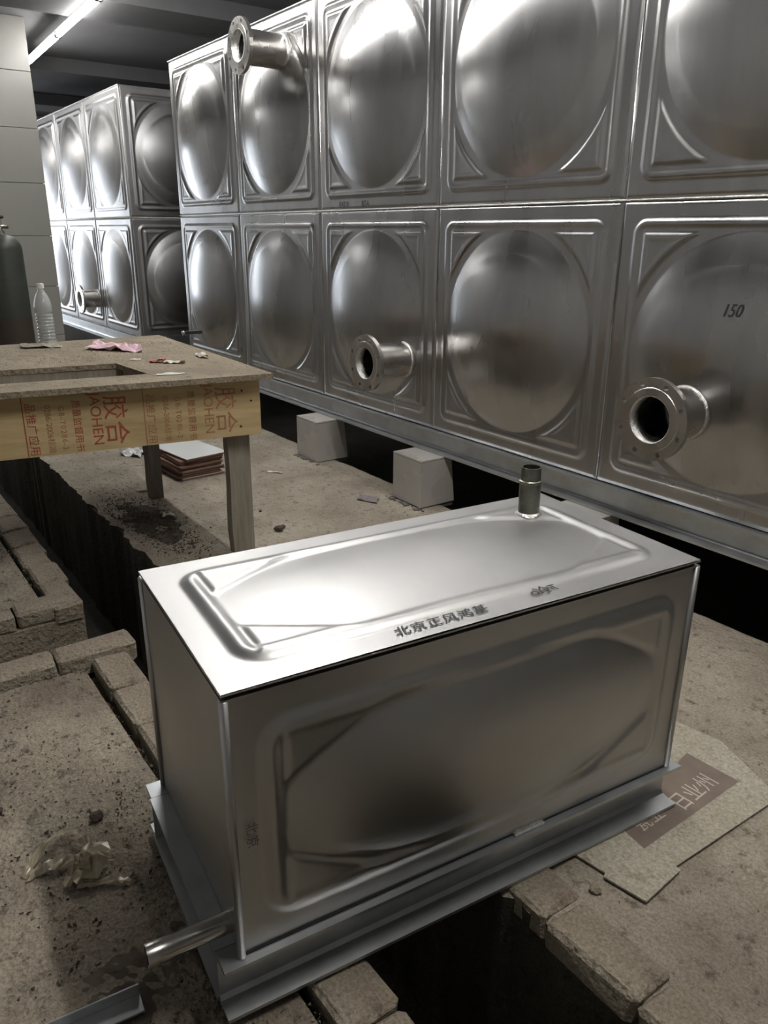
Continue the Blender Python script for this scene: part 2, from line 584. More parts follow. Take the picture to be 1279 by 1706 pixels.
for k in range(8):      # near block, along the trench
    brick(floor_b2, BR[k % 5], 3.735 + k * 0.208, -1.792 + random.uniform(-.006, .006), F - 0.026)
for k in range(5):      # near block, along the cross trench (raised long bricks)
    brick(floor_b2, BRL[k % 3], 3.585 + random.uniform(-.008, .008), -1.815 - k * 0.243, F - 0.012, PI / 2)
x = 2.985
for k in range(14):     # far block, along the trench
    me = (BRH if k in (1, 2) else BR)[k % 4]
    ln = 0.12 if k in (1, 2) else 0.206
    brick(floor_b1, me, x - ln / 2, -1.797, F - 0.024)
    x -= ln
for k in range(6):      # far block, along the cross trench
    brick(floor_b1, BR[k % 5], 3.148, -1.865 - k * 0.21, F - 0.022, PI / 2)
brick(floor_b1, BRL[0], 3.10, -1.80, F - 0.03, 0)
for k in range(9):      # right-hand edge of the trench, in front of the small tank
    brick(floor, BR[(k + 2) % 5], 4.81 + k * 0.207, -1.372 + random.uniform(-.006, .006), F - 0.018)

# cross trench: the main slab keeps a straight end there; a fallen brick lies down in the trench
o = put('fallen_brick', brick_mesh(0.24, 0.115, 0.055, 91), None, (5.02, -1.60, -0.90), (0.1, 0.2, 0.5))
tag(o, 'dim brick lying at the bottom of the dark trench in front of the small tank', 'brick')

# room shell
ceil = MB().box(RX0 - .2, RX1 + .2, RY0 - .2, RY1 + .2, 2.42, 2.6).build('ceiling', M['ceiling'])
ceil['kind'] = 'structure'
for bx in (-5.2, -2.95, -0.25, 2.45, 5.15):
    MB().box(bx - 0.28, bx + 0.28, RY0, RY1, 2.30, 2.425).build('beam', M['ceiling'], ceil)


def shell(name, *b):
    o = MB().box(*b).build(name, M['wall'])
    o['kind'] = 'structure'
    return o


shell('wall_back', RX0, RX1, RY1, RY1 + .2, -1.05, 2.6)
shell('wall_left', RX0, RX1, RY0 - .2, RY0, -1.05, 2.6)
shell('wall_right', RX1, RX1 + .2, RY0, RY1, -1.05, 2.6)
wf = MB()
wf.box(RX0 - .2, RX0, RY0, -1.95, -1.05, 2.6).box(RX0 - .2, RX0, -0.75, RY1, -1.05, 2.6)
wf.box(RX0 - .2, RX0, -1.95, -0.75, 1.8, 2.6).box(RX0 - .2, RX0, -1.95, -0.75, -1.05, F)
o = wf.build('wall_far', M['wall'])
o['kind'] = 'structure'

# tiled column
CX, CY = -1.30, -0.60
colm = MB().box(CX - 0.6, CX - 0.012, CY - 0.75, CY - 0.012, F - 0.01, 2.42).build('column', M['grout'])
colm['kind'] = 'structure'
tz = F
k = 0
row = 0.40
while tz < 2.40:
    z1 = min(tz + row, 2.42)
    for j in range(2):
        y1 = CY - j * 0.376
        MB().box(CX - 0.012, CX, y1 - 0.373, y1, tz + 0.002, z1 - 0.002, 0.0015).build('tile', M['wall_tile'], colm)
    MB().box(CX - 0.6, CX - 0.013, CY - 0.012, CY, tz + 0.002, z1 - 0.002, 0.0015).build('tile', M['wall_tile'], colm)
    tz += row
    k += 1

# ------------------------------------------------------------------ ceiling lamps
def tube_lamp(p0, p1, label, diffuser='lamp'):
    p0, p1 = Vector(p0), Vector(p1)
    mid = (p0 + p1) / 2
    t = empty('led_tube_lamp', mid, label, 'lamp', 'tube lamps under the ceiling')
    d = (p1 - p0).normalized()
    L = (p1 - p0).length
    ang = math.atan2(d.y, d.x)
    t.rotation_euler = (0, 0, ang)
    prof = MB()
    prof.lathe([(0.022, -L / 2 + .02), (0.022, L / 2 - .02)], (0, 0, 0), 'X', 14)
    prof.build('tube', M[diffuser], t, True, local=True)
    c = MB().box(-L / 2, L / 2, -0.024, 0.024, 0.016, 0.024, 0.003)
    c.build('batten', M['lamp_body'], t, local=True)
    for s in (-1, 1):
        MB().box(min(s * L / 2, s * (L / 2 - .02)), max(s * L / 2, s * (L / 2 - .02)), -0.023, 0.023, -0.023, 0.017, 0.003).build('end_cap', M['black'], t, local=True)
    return t


TL = [(-2.21 + 1.19 * i, -0.385 - 0.052 * i) for i in range(7)]
lab = ['lit ceiling tube lamp ending beside the top of the tiled column',
       'lit ceiling tube lamp running on towards the top edge of the picture']
where = ['above the left end', 'above the third panel column', 'above the fourth panel column']
for i in range(5):
    tube_lamp((*TL[i], 2.277), (*TL[i + 1], 2.277), lab[i] if i < 2 else 'lit ceiling tube lamp %s of the long tank' % where[i - 2],
              'lamp' if i < 3 else 'lamp_mid')
tube_lamp((-5.8, -2.55, 2.277), (-4.6, -2.55, 2.277), 'unseen added tube lamp brightening the far end of the room, behind the column', 'lamp_mid')  # two added tubes, out of view, brighten what the far panels reflect
tube_lamp((-4.5, -2.55, 2.277), (-3.3, -2.55, 2.277), 'unseen added tube lamp brightening the space beyond the column, left of the picture', 'lamp_mid')
tube_lamp((4.62, -1.12, 2.277), (5.81, -1.17, 2.277), 'lit ceiling tube lamp above the small tank', 'lamp_near')

# ------------------------------------------------------------------ flanged nozzles
def flange_bm(R, r, nb, rb, cr, t):
    """annulus with bolt holes in the XZ plane, front at y=-t, back at y=0"""
    bm = bmesh.new()

    def ring(cx, cz, rad, n):
        vs = [bm.verts.new((cx + rad * math.cos(2 * PI * i / n), -t, cz + rad * math.sin(2 * PI * i / n))) for i in range(n)]
        return [bm.edges.new((vs[i], vs[(i + 1) % n])) for i in range(n)]
    es = ring(0, 0, R, 48) + ring(0, 0, r, 40)
    for i in range(nb):
        a = 2 * PI * (i + 0.5) / nb
        es += ring(cr * math.cos(a), cr * math.sin(a), rb, 12)
    res = bmesh.ops.triangle_fill(bm, use_beauty=True, use_dissolve=False, edges=es)
    fs = [g for g in res['geom'] if isinstance(g, bmesh.types.BMFace)]
    ex = bmesh.ops.extrude_face_region(bm, geom=fs)
    for v in [g for g in ex['geom'] if isinstance(g, bmesh.types.BMVert)]:
        v.co.y += t
    bmesh.ops.recalc_face_normals(bm, faces=bm.faces)
    return bm


fb = flange_bm(0.132, 0.0745, 8, 0.0085, 0.115, 0.020)
flange_me = bpy.data.meshes.new('flange')
fb.to_mesh(flange_me)
fb.free()
flange_me.materials.append(M['steel_pipe'])


def nozzle(tank, x, z, y0, length):
    """pipe stub welded on a dome at (x, y0, z) in the tank's space, flange at its outer end"""
    L = length
    m = MB()
    m.lathe([(0.0845, 0.03), (0.0845, -L + .004), (0.0770, -L + .004), (0.0770, 0.03)], (0, 0, 0), 'Y', 48, caps=False)
    p = m.build('pipe_stub', M['steel_pipe'], tank, True, local=True)
    p.location = (x, y0, z)
    autosmooth(p, 40)
    f = put('flange', flange_me, p, (0, -L + .008, 0))
    m = MB()
    m.lathe([(0.0745, -.021), (0.100, -.021), (0.1025, -.0185)], (0, 0, 0), 'Y', 48, caps=False)
    rf = m.build('raised_face', M['steel_pipe'], p, False, local=True)
    rf.location = (0, -L + .0075, 0)
    m = MB()
    m.lathe([(0.0735, .02), (0.0735, -.0225), (0.0765, -.0225)], (0, 0, 0), 'Y', 48, caps=False)
    lp = m.build('bore_lip', M['weld'], p, True, local=True)
    lp.location = (0, -L + .0075, 0)
    wd = MB()
    wd.lathe([(0.084, 0.02), (0.092, 0.008), (0.090, -0.004), (0.084, -0.006)], (0, 0, 0), 'Y', 48, caps=False)
    wd.build('weld_bead', M['weld'], p, True, local=True)
    return p


# ------------------------------------------------------------------ large tanks
PN = 190
panel_mesh = {k: [field_mesh('panel', h_square, 1, 1, PN, PN, M[k], seed=s) for s in range(3)] for k in ('steel', 'steel_far')}


def channel(x0, x1, y, z0, z1, fl, t=0.006, rim=0.009):
    """C channel along x; web at y, toes pointing to -y"""
    pr = [(0, 0), (0, 1), (-1, 1), (-1, 1 - .0), (0, 0)]
    a = [(y - fl, z1), (y - fl, z1 - rim), (y - 0.012, z1 - rim - 0.004), (y - t, z1 - rim - 0.012), (y - t, z0 + rim + 0.012),
         (y - 0.012, z0 + rim + 0.004), (y - fl, z0 + rim), (y - fl, z0), (y, z0), (y, z1)]
    n = len(a)
    v = [(x0, p, q) for p, q in a] + [(x1, p, q) for p, q in a]
    f = [(i, (i + 1) % n, n + (i + 1) % n, n + i) for i in range(n)] + [tuple(range(n))[::-1], tuple(range(n, 2 * n))]
    return v, f


def big_tank(name, x0, ncol, depth, label, holes, end, finish):
    t = empty(name, (x0, 0, 0), label, 'water tank')
    W = ncol
    hm = {}
    for (i, r, hx, hz) in holes:
        hm[(i, r)] = (hx, hz)
    for r in range(2):
        for i in range(ncol):
            if (i, r) in hm:
                hx, hz = hm[(i, r)]
                me = field_mesh('panel', h_square, 1, 1, PN, PN, M[finish], hole=(hx - 0.5, hz, 0.070), seed=i)
            else:
                me = panel_mesh[finish][(i * 2 + r) % 3]
            put('panel', me, t, (i + 0.5, 0, r))
        for j in range(depth):
            if end == 'right':
                put('panel', panel_mesh[finish][(j + r) % 3], t, (W, j + 0.5, r), (0, 0, PI / 2))
                MB().box(0, .003, j, j + 1, r, r + 1).build('panel', M[finish], t, local=True)
            else:
                put('panel', panel_mesh[finish][(j + r) % 3], t, (0, j + 0.5, r), (0, 0, -PI / 2))
                MB().box(W - .003, W, j, j + 1, r, r + 1).build('panel', M[finish], t, local=True)
    MB().box(0, W, 0.004, depth, 1.985, 1.998).build('roof', M[finish], t, local=True)
    MB().box(0, W, 0.02, depth, 0.004, 0.010).build('tank_floor', M[finish], t, local=True)
    MB().box(0, W, depth - .004, depth, 0.0, 2.0).build('back_panel', M[finish], t, local=True)
    # weld seams: horizontal run and verticals
    MB().tube([(0.0, 0.004, 1.0), (W, 0.004, 1.0)], 0.0042, 8).build('weld_seam', M['weld'], t, True, local=True)
    for i in range(ncol + 1):
        MB().tube([(i, 0.0075, 0.0), (i, 0.0075, 2.0)], 0.004, 8).build('weld_seam', M[finish], t, True, local=True)
    xe = W if end == 'right' else 0
    s = 1 if end == 'right' else -1
    MB().tube([(xe - s * .006, 0.004, 1.0), (xe - s * .006, depth, 1.0)], 0.0055, 8).build('weld_seam', M['weld'], t, True, local=True)
    MB().box(0, W, -0.004, 0.012, 1.994, 2.001, .001).build('top_edge', M['weld'], t, local=True)
    v, f = channel(-0.01, W + 0.01, 0.03, -0.112, -0.004, 0.050)
    mk('base_channel', v, f, M['galv'], t, local=True)
    v, f = channel(-0.01, W + 0.01, 0.0, -0.112, -0.004, 0.050)
    mk('base_channel', [(a, depth - b, c) for a, b, c in v], [tuple(q)[::-1] for q in f], M['galv'], t, local=True)
    for i in range(ncol + 1):
        MB().box(i - .02, i + .02, 0.03, depth, -0.10, -0.004).build('cross_beam', M['galv'], t, local=True)
    for (i, r, hx, hz) in holes:
        rr = math.hypot(hx - .5, hz - .5)
        y0 = -0.088 * max(0, 1 - (rr / .405) ** 2) - 0.004
        nozzle(t, i + hx, r + hz, y0, (0.17 if x0 < 0 else 0.235) + y0 if r == 0 else 0.262 + y0)
    return t


tank1 = big_tank('panel_water_tank', 0.0, 7, 2, 'long stainless steel panel water tank with round domes across the right of the room',
                 [(4, 0, 0.385, 0.340), (2, 0, 0.785, 0.308), (1, 1, 0.665, 0.800)], 'left', 'steel')
tank2 = big_tank('panel_water_tank', -5.09, 4, 2, 'farther stainless steel panel water tank behind the tiled column, at the left',
                 [(2, 0, 0.82, 0.262)], 'right', 'steel_far')
# thin drain stub on the first lower panel
MB().lathe([(0.013, 0.03), (0.013, -0.10), (0.0165, -0.10), (0.0165, -0.115), (0.009, -0.115)], (0.40, -0.09, 0.205), 'Y', 16).build('drain_stub', M['steel_pipe'], tank1, True, local=True)
# marks written on the panels
text_part('pen_mark', '150', 0.055, M['ink'], tank1, frame((4.462, -0.0672, 0.655), (1, 0.0, 0.05), (0, 0.150, 1)), sx=0.8, shear=0.3)
text_part('printed_mark', 'BXDB', 0.036, M['ink'], tank1, frame((2.19, -0.0025, 1.016), (1, 0, 0.0), (0, 0, 1)))
text_part('printed_mark', 'BTA', 0.036, M['ink'], tank1, frame((2.40, -0.0025, 1.016), (1, 0, 0.0), (0, 0, 1)))
# stand-in board for an unclear tan strip above the long tank's edge
bd = MB().box(1.30, 3.9, 0.16, 0.42, 1.999, 2.03, .003).build('stand_in_board', M['ply'], None, loc=None)
tag(bd, 'pale stand-in board for a tan strip along the roof edge of the long tank', 'board')

# ------------------------------------------------------------------ tiled plinths under the long tank
def plinth(x0, label):
    x1, y0, yt, yb, zt = x0 + 0.222, -0.155, 0.03, 0.055, -0.1135
    t = empty('tiled_plinth', ((x0 + x1) / 2, -0.06, F), label, 'plinth', 'tiled plinths under the long tank')
    c = 0.010
    v = [(x0 + c, y0 + c, F - .02), (x1 - c, y0 + c, F - .02), (x1 - c, yb, F - .02), (x0 + c, yb, F - .02),
         (x0 + c, y0 + c, zt - c), (x1 - c, y0 + c, zt - c), (x1 - c, yt, zt - c), (x0 + c, yt, zt - c)]
    f = [(3, 2, 1, 0), (4, 5, 6, 7), (0, 1, 5, 4), (1, 2, 6, 5), (2, 3, 7, 6), (3, 0, 4, 7)]
    mk('core', v, f, M['core'], t)
    MB().box(x0, x1 - c - .0015, y0, y0 + c, F + .004, zt - c - .001, .0015).build('front_tile', M['tile'], t)
    MB().box(x0, x1, y0, yt, zt - c, zt, .0015).build('top_tile', M['tile'], t)
    for s, xa, xb in ((1, x1 - c, x1), (-1, x0, x0 + c)):
        ya = y0 if s > 0 else y0 + c + .001
        v = [(xa, ya, F + .004), (xb, ya, F + .004), (xb, yb, F + .004), (xa, yb, F + .004),
             (xa, ya, zt - c - .001), (xb, ya, zt - c - .001), (xb, yt, zt - c - .001), (xa, yt, zt - c - .001)]
        mk('side_tile', v, f, M['tile'], t)
    m = MB()
    rnd = random.Random(int(x0 * 100))
    for i in range(26):
        px = rnd.uniform(x0 - .03, x1 + .03)
        s = rnd.uniform(.004, .011)
        m.box(px, px + s * 1.6, y0 - rnd.uniform(0, .03) - s, y0 + .002 - rnd.uniform(0, .02), F - .004, F + s * .7, s * .2)
    o = m.build('mortar_crumbs', M['core'], t)
    o['kind'] = 'stuff'


plinth(1.94, 'tile-clad plinth standing left of the other plinth in clear view, under the tank')
plinth(2.895, 'tile-clad plinth just behind the back edge of the small tank')
plinth(3.885, 'tile-clad plinth mostly hidden, its top showing beside the upright pipe')

# ------------------------------------------------------------------ small tank
px, py, pz, yaw = 4.4661, -1.9139, -0.2259, -0.1036
SW, SL, SH = 0.4826, 0.9927, 0.5
small = empty('small_steel_tank', (px, py, F), 'small box-shaped stainless steel tank on a channel frame in the foreground', 'water tank', rz=yaw)
dz = pz - F
# local frame: x = depth (to the viewer), y = length, z up from the floor
long_me = field_mesh('side_panel', lambda x, y: h_long(x, y, SL / 2, (SH - .01) / 2, 0.042), SL, SH - .014, 220, 110, M['steel_small'], wav=0.0012, seed=3)
long_me2 = field_mesh('side_panel', lambda x, y: h_long(x, y, SL / 2, (SH - .01) / 2, 0.042), SL, SH - .014, 110, 60, M['steel_small'], wav=0.0012, seed=5)
end_me = field_mesh('end_panel', h_end, SW, SH - .014, 60, 60, M['steel_small'], wav=0.0016, seed=4)
put('side_panel', long_me, small, (SW, SL / 2, dz), (0, 0, PI / 2))
put('side_panel', long_me2, small, (0, SL / 2, dz), (0, 0, -PI / 2))
put('end_panel', end_me, small, (SW / 2, 0, dz), (0, 0, 0))
put('end_panel', end_me, small, (SW / 2, SL, dz), (0, 0, PI))
lid_me = field_mesh('lid', lambda x, y: h_long(x, y, SL / 2, SW / 2, 0.016), SL + .008, SW + .008, 220, 110, M['steel_small'], wav=0.0012, seed=8)
lid = put('lid', lid_me, small, (0, 0, 0))
for v in lid_me.vertices:                       # lay the field flat: outward becomes up
    a, b, c = v.co
    v.co = (SW + .004 - c, SL / 2 + a, dz + SH - b)
lid_me.update()
# thin edges: rim of the lid, dark joint, flanged top edge of the body
def rect_ring(x0, x1, y0, y1, z0, z1, t):
    m = MB()
    m.box(x0, x1, y0, y0 + t, z0, z1).box(x0, x1, y1 - t, y1, z0, z1).box(x0, x0 + t, y0 + t, y1 - t, z0, z1).box(x1 - t, x1, y0 + t, y1 - t, z0, z1)
    return m


zt = dz + SH
rect_ring(-.0045, SW + .0045, -.0045, SL + .0045, zt - .0045, zt - .0018, .012).build('rim', M['weld'], lid, local=True)
rect_ring(.003, SW - .003, .003, SL - .003, zt - .012, zt - .002, .01).build('joint', M['dark_gap'], small, local=True)
rect_ring(-.004, SW + .004, -.004, SL + .004, zt - .0155, zt - .0115, .012).build('body_flange', M['steel_small'], small, local=True)
for cx, cy in ((0, 0), (SW, 0), (SW, SL), (0, SL)):
    MB().tube([(cx, cy, dz), (cx, cy, zt - .014)], 0.0075, 10).build('corner_weld', M['steel_small'], small, True, local=True)
MB().box(SW - .003, SW + .010, 0.56, 0.635, dz - .001, dz + .006, .002).build('weld_patch', M['weld'], small, local=True)
MB().box(SW - .002, SW + .0015, 0.0, SL, dz - .0012, dz + .0022).build('bottom_joint', M['dark_gap'], small, local=True)
# channel frame


def chan_side(ax, at, s, a0, a1, name='frame_channel'):
    """channel along y (ax='y', web outer plane x=at, toes towards s) or along x"""
    v, f = channel(a0, a1, 0, 0.012, dz - .001, 0.048, rim=.007)
    out = []
    for a, b, c in v:
        if ax == 'x': out.append((a, at + (b if s < 0 else -b), c))
        else: out.append((at + (b if s < 0 else -b), a, c))
    autosmooth(mk(name, out, f, M['galv'], small, local=True), 30)


chan_side('y', SW - .030, 1, -0.035, SL + .03)
chan_side('y', .030, -1, -0.035, SL + .03)
chan_side('x', .010, -1, .031, SW - .031)
chan_side('x', SL - .01, 1, .031, SW - .031)
# upright pipe on the lid
pp = MB()
pp.lathe([(0.0245, 0.0), (0.0245, 0.078), (0.0265, 0.080), (0.0265, 0.084), (0.0235, 0.086), (0.0225, 0.116), (0.0195, 0.116), (0.0195, 0.02), (0.0, 0.02)], (0.114, 0.86, zt + .002), 'Z', 28, caps=False)
o = pp.build('upright_pipe', M['blackpipe'], small, True, local=True)
autosmooth(o, 40)
MB().lathe([(0.025, 0.008), (0.031, 0.004), (0.033, -0.001)], (0.114, 0.86, zt + .003), 'Z', 28, caps=False).build('weld_bead', M['weld'], o, True, local=True)
# drain pipe at the lower left corner
pp = MB()
pp.lathe([(0.0, 0.0), (0.0175, 0.0), (0.0175, -0.11), (0.0190, -0.112), (0.0190, -0.15), (0.0150, -0.15), (0.0150, -0.02), (0.0, -0.02)], (SW - .045, 0.01, dz + .033), 'Y', 24, caps=False)
o = pp.build('drain_pipe', M['steel_pipe'], small, True, local=True)
autosmooth(o, 40)
# handwriting on the lid's flat rim, read from the viewer's side
hw = zt + .0035
text_part('handwriting', '北京正风鸿基', 0.030, M['ink'], lid, frame((SW - .018, 0.298, hw), (0, 1, 0), (-1, 0, 0)), shear=0.25, spacing=1.1, bold=.016)
text_part('handwriting', 'o冷T', 0.030, M['ink'], lid, frame((SW - .026, 0.592, hw), (0, 1, 0), (-1, 0, 0)), shear=-0.2, bold=.016)
text_part('handwriting', '北京', 0.022, mat('faint_marker', (0.09, 0.085, 0.08), 0.5), small,
          frame((SW + .0045, 0.022, dz + .262), (0, 0, -1), (0, 1, 0)), spacing=1.4)

# ------------------------------------------------------------------ plywood table
TF, TB = Vector((3.281, -0.994)), Vector((1.958, -0.937))
fd = Vector((-0.15, -0.9)).normalized()
bdv = Vector((-0.03, -1.0)).normalized()
ZT = 0.40
TL_ = TF + fd * 1.65
TBL = TB + bdv * 1.70
table = empty('plywood_table', (2.6, -1.6, F), 'makeshift plywood work table with a cut-out top and printed apron', 'table')
# top with a rectangular opening
H = [Vector((3.04, -1.38)), Vector((2.735, -1.40)), Vector((2.60, -2.25)), Vector((2.905, -2.23))]
O4 = [TF, TB, TBL, TL_]
v, f = [], []
for z in (ZT - .02, ZT):
    v += [(p.x, p.y, z) for p in O4] + [(p.x, p.y, z) for p in H]
for i in range(4):
    j = (i + 1) % 4
    f.append((8 + i, 8 + j, 12 + j, 12 + i))
    f.append((i, 4 + i, 4 + j, j))
    f.append((i, j, 8 + j, 8 + i))
    f.append((4 + j, 4 + i, 12 + i, 12 + j))
top = mk('tabletop', v, f, M['ply'], table)
autosmooth(top, 10)
for p in top.data.polygons: p.use_smooth = False


def plank(name, a, b, z0, z1, th, m, parent=table, side=1):
    """vertical board from a to b (xy), thickness th towards side"""
    a, b = Vector(a), Vector(b)
    d = (b - a).normalized()
    n = Vector((-d.y, d.x)) * th * side
    poly = [a, b, b + n, a + n]
    v, f = prism([(p.x, p.y) for p in poly], z0, z1)
    return mk(name, v, f, m, parent)


A0 = Vector((3.199, -1.012))
A1 = A0 + fd * 1.5
apron = plank('apron', A0, A1, 0.158, ZT - .021, 0.018, M['ply_clean'], side=-1)
plank('apron', A0 + Vector((-.02, .004)), TB + Vector((.09, -.06)), 0.165, ZT - .021, 0.018, M['ply_edge'], side=1)
plank('apron', TB + Vector((.08, -.07)), TBL + Vector((.08, .08)), 0.165, ZT - .021, 0.018, M['ply_edge'], side=1)
# timber under the far edge of the opening
d = (H[2] - H[1]).normalized()
plank('timber', H[1] + Vector((-.002, .02)), H[2], ZT - .082, ZT - .021, 0.045, M['timber'], side=-1)
plank('timber', H[1] + Vector((.02, .062)), H[0] + Vector((.05, .062)), ZT - .082, ZT - .021, 0.045, M['timber'], side=-1)


def table_leg(x0, x1, y0, y1, z1, m, edge):
    z0 = F
    xs = []
    v, f = [], []
    n = 9
    rnd = random.Random(int(x0 * 50))
    for i in range(n):
        t = i / (n - 1)
        z = z0 + (z1 - z0) * t
        e = rnd.uniform(-1, 1) * edge
        v += [(x0, y0 + e, z), (x1, y0 + e * .6, z), (x1, y1, z), (x0, y1, z)]
    for i in range(n - 1):
        for q in range(4):
            f.append((i * 4 + q, i * 4 + (q + 1) % 4, i * 4 + 4 + (q + 1) % 4, i * 4 + 4 + q))
    f += [(3, 2, 1, 0), tuple((n - 1) * 4 + q for q in range(4))]
    return mk('leg', v, f, m, table)


table_leg(3.070, 3.115, -1.118, -1.025, 0.375, M['timber'], .004)
table_leg(2.205, 2.262, -1.158, -1.095, 0.375, M['timber_dark'], .004)
table_leg(2.98, 3.02, -2.42, -2.33, 0.375, M['timber'], .004)
table_leg(1.95, 2.0, -2.45, -2.38, 0.375, M['timber_dark'], .004)

# printing on the apron: rows run downwards (text direction down, text top towards the right)
right = -fd
out = Vector((right.y, -right.x))          # outward normal, to the viewer


def apr(u, z):
    p = A0 + fd * u + out * 0.0012
    return Vector((p.x, p.y, z))


R3 = Vector((right.x, right.y, 0))
for base, ink, ink2 in ((0.0, M['red_ink_faint'], M['red_ink_faint']), (0.395, M['red_ink'], M['red_ink_faint'])):
    def row(txt, u, ztop, size, m, sp=1.0, sx=1.0):
        text_part('printing', txt, size, m, apron,
                  Matrix.Translation(-origin_of(apron)) @ frame(apr(u + base, ztop), (0, 0, -1), R3), sx=sx, spacing=sp)
    row('胶合', 0.165, 0.352, 0.088, ink, 1.08)
    row('JAOHEN', 0.215, 0.365, 0.050, ink, 1.0)
    row('质量监督用书', 0.272, 0.345, 0.030, ink, 1.05)
    row('GB-T0286-2', 0.318, 0.328, 0.026, ink2, 1.2)
    row('0286-2006标准', 0.362, 0.335, 0.027, ink2, 1.0)
    row('品推广应用', 0.420, 0.345, 0.036, ink, 1.05)
    a, b = apr(base + .432, 0.372), apr(base + .432, .160)
    c = R3 * .0035
    mk('printed_line', [a, a + c, b + c, b], [(0, 1, 2, 3)], ink, apron)
for u, z in ((0.070, .33), (0.036, .29), (0.080, .195)):
    c = apr(u, z)
    mm = MB()
    mm.lathe([(0.0, -.004), (0.0035, -.003), (0.0035, 0.001)], (0, 0, 0), 'X', 10)
    mk('nail_head', [(c.x - p[0], c.y + p[1], c.z + p[2]) for p in mm.v], mm.f, M['nail'], apron)
for u, z, r in ((0.955, .24, .011), (0.985, .235, .008), (0.93, .30, .005), (0.99, .32, .006)):
    c = apr(u, z)
    pts = []
    for i in range(12):
        a = 2 * PI * i / 12
        p = c + R3 * (r * .6 * math.cos(a) * random.uniform(.7, 1.1)) + Vector((0, 0, r * math.sin(a)))
        pts.append(p)
    mk('knot', pts, [tuple(range(12))], M['timber_dark'], apron)


# ------------------------------------------------------------------ small things
def crumple(name, poly, z, m, label, cat, amp=0.02, n=14, seed=0, group=None, parent=None, thick=True):
    """crumpled sheet filling a quad poly (4 xy points), folded up and down by creases"""
    rnd = random.Random(seed)
    P = [Vector(p) for p in poly]
    V, Fc = [], []
    for j in range(n + 1):
        for i in range(n + 1):
            s, t = i / n, j / n
            p = (P[0] * (1 - s) + P[1] * s) * (1 - t) + (P[3] * (1 - s) + P[2] * s) * t
            q = Vector((p.x * 28, p.y * 28, seed * 3.1))
            hgt = abs(noise.noise(q)) * 1.3 + 0.5 * abs(noise.noise(q * 2.3))
            V.append((p.x, p.y, z + .002 + amp * hgt))
    zmin = min(v[2] for v in V)
    V = [(a, b, c - zmin + z + .0008) for a, b, c in V]
    for j in range(n):
        for i in range(n):
            a = j * (n + 1) + i
            Fc.append((a, a + 1, a + n + 2, a + n + 1))
    o = mk(name, V, Fc, m, None, loc=(P[0].x, P[0].y, z))
    sol = o.modifiers.new('thickness', 'SOLIDIFY')
    sol.thickness = 0.0006
    sol.offset = 1
    tag(o, label, cat, group)
    return o


crumple('paper_scrap', [(2.52, -1.22), (2.30, -1.40), (2.17, -1.30), (2.33, -1.16)], ZT, M['pink'],
        'crumpled pink paper lying on the plywood table', 'paper', amp=.032, n=9, seed=3)
crumple('sweet_wrapper', [(2.80, -1.29), (2.84, -1.24), (2.80, -1.22), (2.76, -1.27)], ZT, M['red_wrap'],
        'small dark red wrapper on the table beside a white one', 'wrapper', amp=.018, n=6, seed=5)
crumple('sweet_wrapper', [(2.85, -1.25), (2.90, -1.18), (2.87, -1.165), (2.82, -1.235)], ZT, M['white_wrap'],
        'small white wrapper on the table just right of the red one', 'wrapper', amp=.016, n=6, seed=6)
crumple('sweet_wrapper', [(2.80, -1.075), (2.83, -1.045), (2.72, -1.035), (2.70, -1.06)], ZT, M['white_wrap'],
        'pale wrapper with a red tip nearest the right edge of the table', 'wrapper', amp=.022, n=6, seed=9)
crumple('paper_scrap', [(3.10, -1.37), (3.12, -1.27), (3.10, -1.265), (3.08, -1.36)], ZT, M['butt'],
        'thin pale paper strip by the front edge of the table', 'paper', amp=.006, n=6, seed=10)
crumple('paper_scrap', [(2.70, -1.33), (2.71, -1.29), (2.69, -1.285), (2.68, -1.325)], ZT, M['butt'],
        'tiny pale paper scrap on the table left of the red wrapper', 'paper', amp=.006, n=5, seed=11)
crumple('paper_scrap', [(2.12, -1.62), (2.18, -1.46), (2.08, -1.44), (2.02, -1.60)], ZT, M['card'],
        'dull crumpled paper on the table in front of the water bottle', 'paper', amp=.022, n=7, seed=12)
crumple('plastic_bag', [(1.38, -1.03), (1.50, -0.95), (1.40, -0.88), (1.29, -0.97)], F, mat('clear_bag', (.72, .73, .74), .2, var=.2, scale=20),
        'whitish plastic bag on the floor seen below the table apron', 'plastic bag', amp=.03, n=9, seed=14)
crumple('paper_scrap', [(2.53, -1.205), (2.575, -1.165), (2.56, -1.15), (2.515, -1.19)], F, M['butt'],
        'small white scrap on the floor between the two table legs', 'paper', amp=.022, n=5, seed=15)
crumple('paper_scrap', [(2.17, -0.48), (2.23, -0.42), (2.215, -0.41), (2.155, -0.465)], F, M['butt'],
        'pale sliver of paper on the floor between the tile stack and the plinths', 'paper', amp=.008, n=5, seed=16)
crumple('paper_scrap', [(2.10, -1.18), (2.14, -1.13), (2.11, -1.11), (2.08, -1.16)], F, M['butt'],
        'white scrap on the floor left of the darker table leg', 'paper', amp=.03, n=5, seed=17)
crumple('plastic_bag', [(2.83, -0.33), (2.93, -0.28), (2.87, -0.22), (2.78, -0.27)], F, mat('grey_bag', (.26, .22, .23), .5, var=.3, scale=30),
        'flat greyish scrap of film on the floor before the nearer plinth', 'plastic film', amp=.012, n=6, seed=18)


